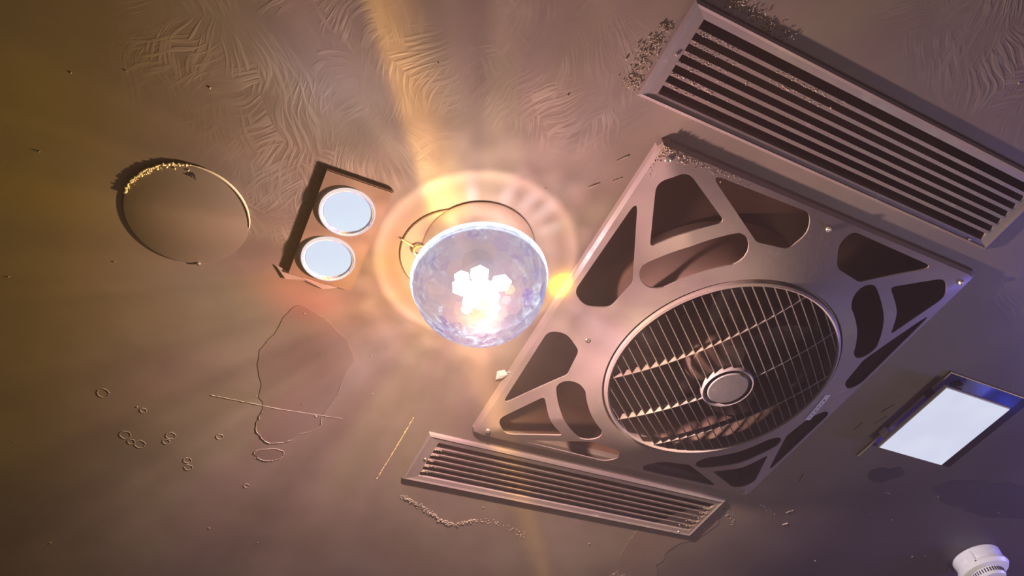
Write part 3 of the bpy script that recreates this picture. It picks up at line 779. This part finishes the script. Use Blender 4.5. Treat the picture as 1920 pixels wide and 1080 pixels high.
LZ = -.127; H_ = -LZ
lamp = light('party_lamp_beams', 'POINT', (BX, BY, ZC+LZ), 1.0, (1, 1, 1), shadow_soft_size=.009)
d = lamp.data; d.use_nodes = True; N = NT(d.node_tree)
out = N.add('ShaderNodeOutputLight'); em = N.add('ShaderNodeEmission')
inc = N.add('ShaderNodeNewGeometry').outputs['Incoming']
SGN = 1.0
dirv = N.vm('SCALE', inc, sc=SGN)
sp = N.add('ShaderNodeSeparateXYZ'); N.put(sp.inputs[0], dirv)
dz = N.m('MAXIMUM', sp.outputs[2], 0.11)
LX = N.m('MULTIPLY_ADD', N.m('DIVIDE', sp.outputs[0], dz), H_, BX)
LY = N.m('MULTIPLY_ADD', N.m('DIVIDE', sp.outputs[1], dz), H_, BY)
dx = N.m('SUBTRACT', LX, BX); dy = N.m('SUBTRACT', LY, BY)
rad = N.m('SQRT', N.m('ADD', N.m('MULTIPLY', dx, dx), N.m('MULTIPLY', dy, dy)))
fall = N.ramp(N.m('DIVIDE', rad, 1.6), [(0.0, (.27,)*3), (0.078, (.42,)*3), (0.089, (1.22,)*3), (0.13, (1.15,)*3), (0.15, (1.12,)*3), (0.26, (1.0,)*3), (0.40, (.52,)*3), (0.60, (.24,)*3), (1.0, (.05,)*3)])
az = N.m('ARCTAN2', dy, dx)
cv = N.add('ShaderNodeCombineXYZ'); N.put(cv.inputs[0], N.m('COSINE', az)); N.put(cv.inputs[1], N.m('SINE', az)); N.put(cv.inputs[2], N.m('MULTIPLY', rad, 0.8))
azn = N.noise(cv.outputs[0], 2.6, 3, 0.6)[0]
tint = N.ramp(azn, [(0.30, (1.0, .70, .48)), (0.43, (1.0, .71, .56)), (0.53, (1.0, .62, .58)), (0.66, (.96, .66, .66))])
cp = N.add('ShaderNodeCombineXYZ'); N.put(cp.inputs[0], LX); N.put(cp.inputs[1], LY)
fine = N.noise(cp.outputs[0], 7, 3, 0.6)[0]
tint = N.mix(N.smooth(LX, -.34, -.70), tint, (.50, .31, .02, 1))
tint = N.mix(N.smooth(LX, .60, 1.0), tint, (.85, .66, .72, 1))
tot = N.vm('MULTIPLY', tint, fall)
cs = N.add('ShaderNodeCombineXYZ'); N.put(cs.inputs[0], N.m('COSINE', az)); N.put(cs.inputs[1], N.m('SINE', az))
streak = N.noise(cs.outputs[0], 7.0, 2, 0.55)[0]
tot = N.vm('SCALE', tot, sc=N.m('MULTIPLY', N.m('MULTIPLY_ADD', fine, 0.5, 0.75), N.m('MULTIPLY_ADD', streak, 0.9, 0.55)))
def gauss(cx, cy, sx, sy, ang, col, amp):
    global tot
    ca, sa = math.cos(ang), math.sin(ang)
    ax = N.m('SUBTRACT', LX, cx); ay = N.m('SUBTRACT', LY, cy)
    u = N.m('DIVIDE', N.m('ADD', N.m('MULTIPLY', ax, ca), N.m('MULTIPLY', ay, sa)), sx)
    v = N.m('DIVIDE', N.m('SUBTRACT', N.m('MULTIPLY', ay, ca), N.m('MULTIPLY', ax, sa)), sy)
    g = N.m('EXPONENT', N.m('MULTIPLY', N.m('ADD', N.m('MULTIPLY', u, u), N.m('MULTIPLY', v, v)), -1.0))
    tot = N.vm('ADD', tot, N.vm('SCALE', (col[0]*amp, col[1]*amp, col[2]*amp), sc=g))
dirg = N.m('MULTIPLY', N.smooth(LY, -.30, .75, .72, 1.55), N.m('SUBTRACT', 1.0, N.m('MULTIPLY', N.m('MULTIPLY', N.smooth(LX, -.04, .04), N.smooth(LX, .60, .30)), N.m('MULTIPLY', N.m('MULTIPLY', N.smooth(LY, .02, .15), N.smooth(LY, .86, .66)), .52))))
tot = N.vm('SCALE', tot, sc=dirg)
gauss(-.337, .418, .060, .040, .3, (1, .09, .06), 1.6)          # red beam
gauss(-.22, .35, .11, .10, 0, (1, .42, .02), .70)               # orange wash
gauss(-.31, .28, .09, .11, 0, (1, .40, .08), .6)
gauss(-.40, .10, .07, .05, .6, (.70, .72, 1.0), .45)            # cool patches
gauss(.28, .84, .34, .20, 0, (1.0, .60, .54), .38)
gauss(-.12, .62, .14, .12, 0, (1.0, .50, .46), .20)
gauss(-.18, .50, .05, .08, .4, (.75, .70, 1.0), .30)
gauss(-.43, .46, .07, .03, 0, (.8, .9, .8), .25)
gauss(-.08, .02, .17, .14, 0, (1.0, .50, .52), .34)             # pink above
gauss(.18, .42, .16, .16, 0, (1.0, .62, .62), .25)
gauss(.002, .262, .022, .026, 0, (1, .50, .01), 2.0)            # yellow spot and core
gauss(.000, .262, .010, .012, 0, (1, .95, .0), 14.0)
for px, py, s in ((-.186, .172, 1), (-.143, .155, 1), (-.112, .150, 1.2), (-.085, .158, 1), (-.063, .180, 1)):
    a_ = math.atan2(py-BY-.01, px-BX)
    gauss(px, py, .014, .0045, a_, (.8, .78, 1.0), .9*s)
# long amber beam crossing the ceiling
bx_, by_ = .596, .803
per = N.m('SUBTRACT', N.m('MULTIPLY', N.m('SUBTRACT', LX, -.385), by_), N.m('MULTIPLY', N.m('SUBTRACT', LY, .003), bx_))
al = N.m('ADD', N.m('MULTIPLY', dx, bx_), N.m('MULTIPLY', dy, by_))
w_up = N.m('MULTIPLY', N.smooth(per, -.006, .004), N.smooth(per, .075, .0))
w_dn = N.m('MULTIPLY', N.smooth(per, -.035, .0), N.smooth(per, .035, .0))
beam = N.m('ADD', N.m('MULTIPLY', w_up, N.smooth(al, -.06, -.10)), N.m('MULTIPLY', w_dn, N.smooth(al, .10, .16, 0, .75)))
beam = N.m('MULTIPLY', beam, N.smooth(rad, .85, .2, .25, 1))
tot = N.vm('ADD', tot, N.vm('SCALE', (.95, .55, .12), sc=N.m('MULTIPLY', beam, 1.7)))
# lens law: even spread over the plane of the ceiling; the rest of the sphere is steady
gain = N.m('DIVIDE', H_*H_, N.m('POWER', dz, 3.0))
upv = N.vm('SCALE', tot, sc=gain)
isup = N.smooth(sp.outputs[2], 0.0, 0.05)
DOWN = .012
fin_ = N.mix(isup, (DOWN*.9, DOWN*.88, DOWN, 1), upv)
N.put(em.inputs[0], fin_); em.inputs[1].default_value = 1.0
N.l.new(em.outputs[0], out.inputs[0])
lamp.data.energy = 272.0

v1 = light('violet_stage_lamp', 'AREA', (2.2, .1, ZC-.36), 16, (.30, .22, 1.0), shape='DISK', size=.3); aim(v1, (.9, .3, ZC))
v2 = light('amber_wall_lamp', 'AREA', (-1.7, .1, ZC-.9), .4, (1.0, .60, .03), shape='DISK', size=.4); aim(v2, (-.6, .3, ZC))
v3 = light('warm_fill', 'AREA', (1.45, .45, ZC-1.2), 5.0, (1.0, .82, .66), shape='DISK', size=.3); aim(v3, (.6, .1, ZC))  # unseen fill, added to lift the cover's right side and label
b1 = light('blue_recess_light', 'POINT', (.935, .225, ZC+.030), .04, (.05, .13, 1.0), shadow_soft_size=.006)
b2 = light('blue_recess_light', 'POINT', (.78, .35, ZC+.030), .035, (.16, .10, 1.0), shadow_soft_size=.006)
w = bpy.data.worlds.new('room'); SC.world = w; w.use_nodes = True
Nw = NT(w.node_tree); o_ = Nw.add('ShaderNodeOutputWorld'); bg = Nw.add('ShaderNodeBackground')
tcw = Nw.add('ShaderNodeTexCoord').outputs['Generated']; sw = Nw.add('ShaderNodeSeparateXYZ'); Nw.put(sw.inputs[0], tcw)
Nw.put(bg.inputs[0], Nw.mix(Nw.smooth(sw.outputs[0], -1, 1), (.30, .20, .05, 1), (.24, .17, .19, 1)))
bg.inputs[1].default_value = .13; Nw.l.new(bg.outputs[0], o_.inputs[0])

# added scene-wide haze, stands in for lens glare around the lamp
GLARE_HAZE = 0.105
vs = Nw.add('ShaderNodeVolumeScatter'); vs.inputs['Density'].default_value = GLARE_HAZE
vs.inputs['Color'].default_value = (1, .70, .52, 1); vs.inputs['Anisotropy'].default_value = .2
Nw.l.new(vs.outputs[0], o_.inputs['Volume'])
# added fill from below, replaces the ambient lost in the haze
v4 = light('ambient_fill', 'AREA', (.3, .4, .3), 7.5, (1.0, .74, .60), shape='DISK', size=4.5); aim(v4, (.3, .4, ZC))
# ------------------------------------------------------------------ camera
F_PX = 1383.55
Rr = np.array([[.89324009, -.43631968, -.10838487], [.2805234, .72930619, -.62403453], [.3513243, .52700817, .77384341]])
cam = bpy.data.cameras.new('camera'); cam.sensor_width = 36; cam.lens = 36*F_PX/1920; cam.clip_start = .01
co = bpy.data.objects.new('camera', cam); COL.objects.link(co)
X_, Y_, Z_ = Rr[0], -Rr[1], -Rr[2]
Mx = Matrix(((X_[0], Y_[0], Z_[0], -.44463), (X_[1], Y_[1], Z_[1], -.27055), (X_[2], Y_[2], Z_[2], ZC-.82914), (0, 0, 0, 1)))
co.matrix_world = Mx; SC.camera = co
SC.view_settings.view_transform = 'Standard'; SC.view_settings.look = 'None'
SC.view_settings.exposure = 0; SC.view_settings.gamma = 1
SC.view_settings.use_curve_mapping = False
SC.cycles.use_denoising = True
SC.cycles.transparent_max_bounces = 16
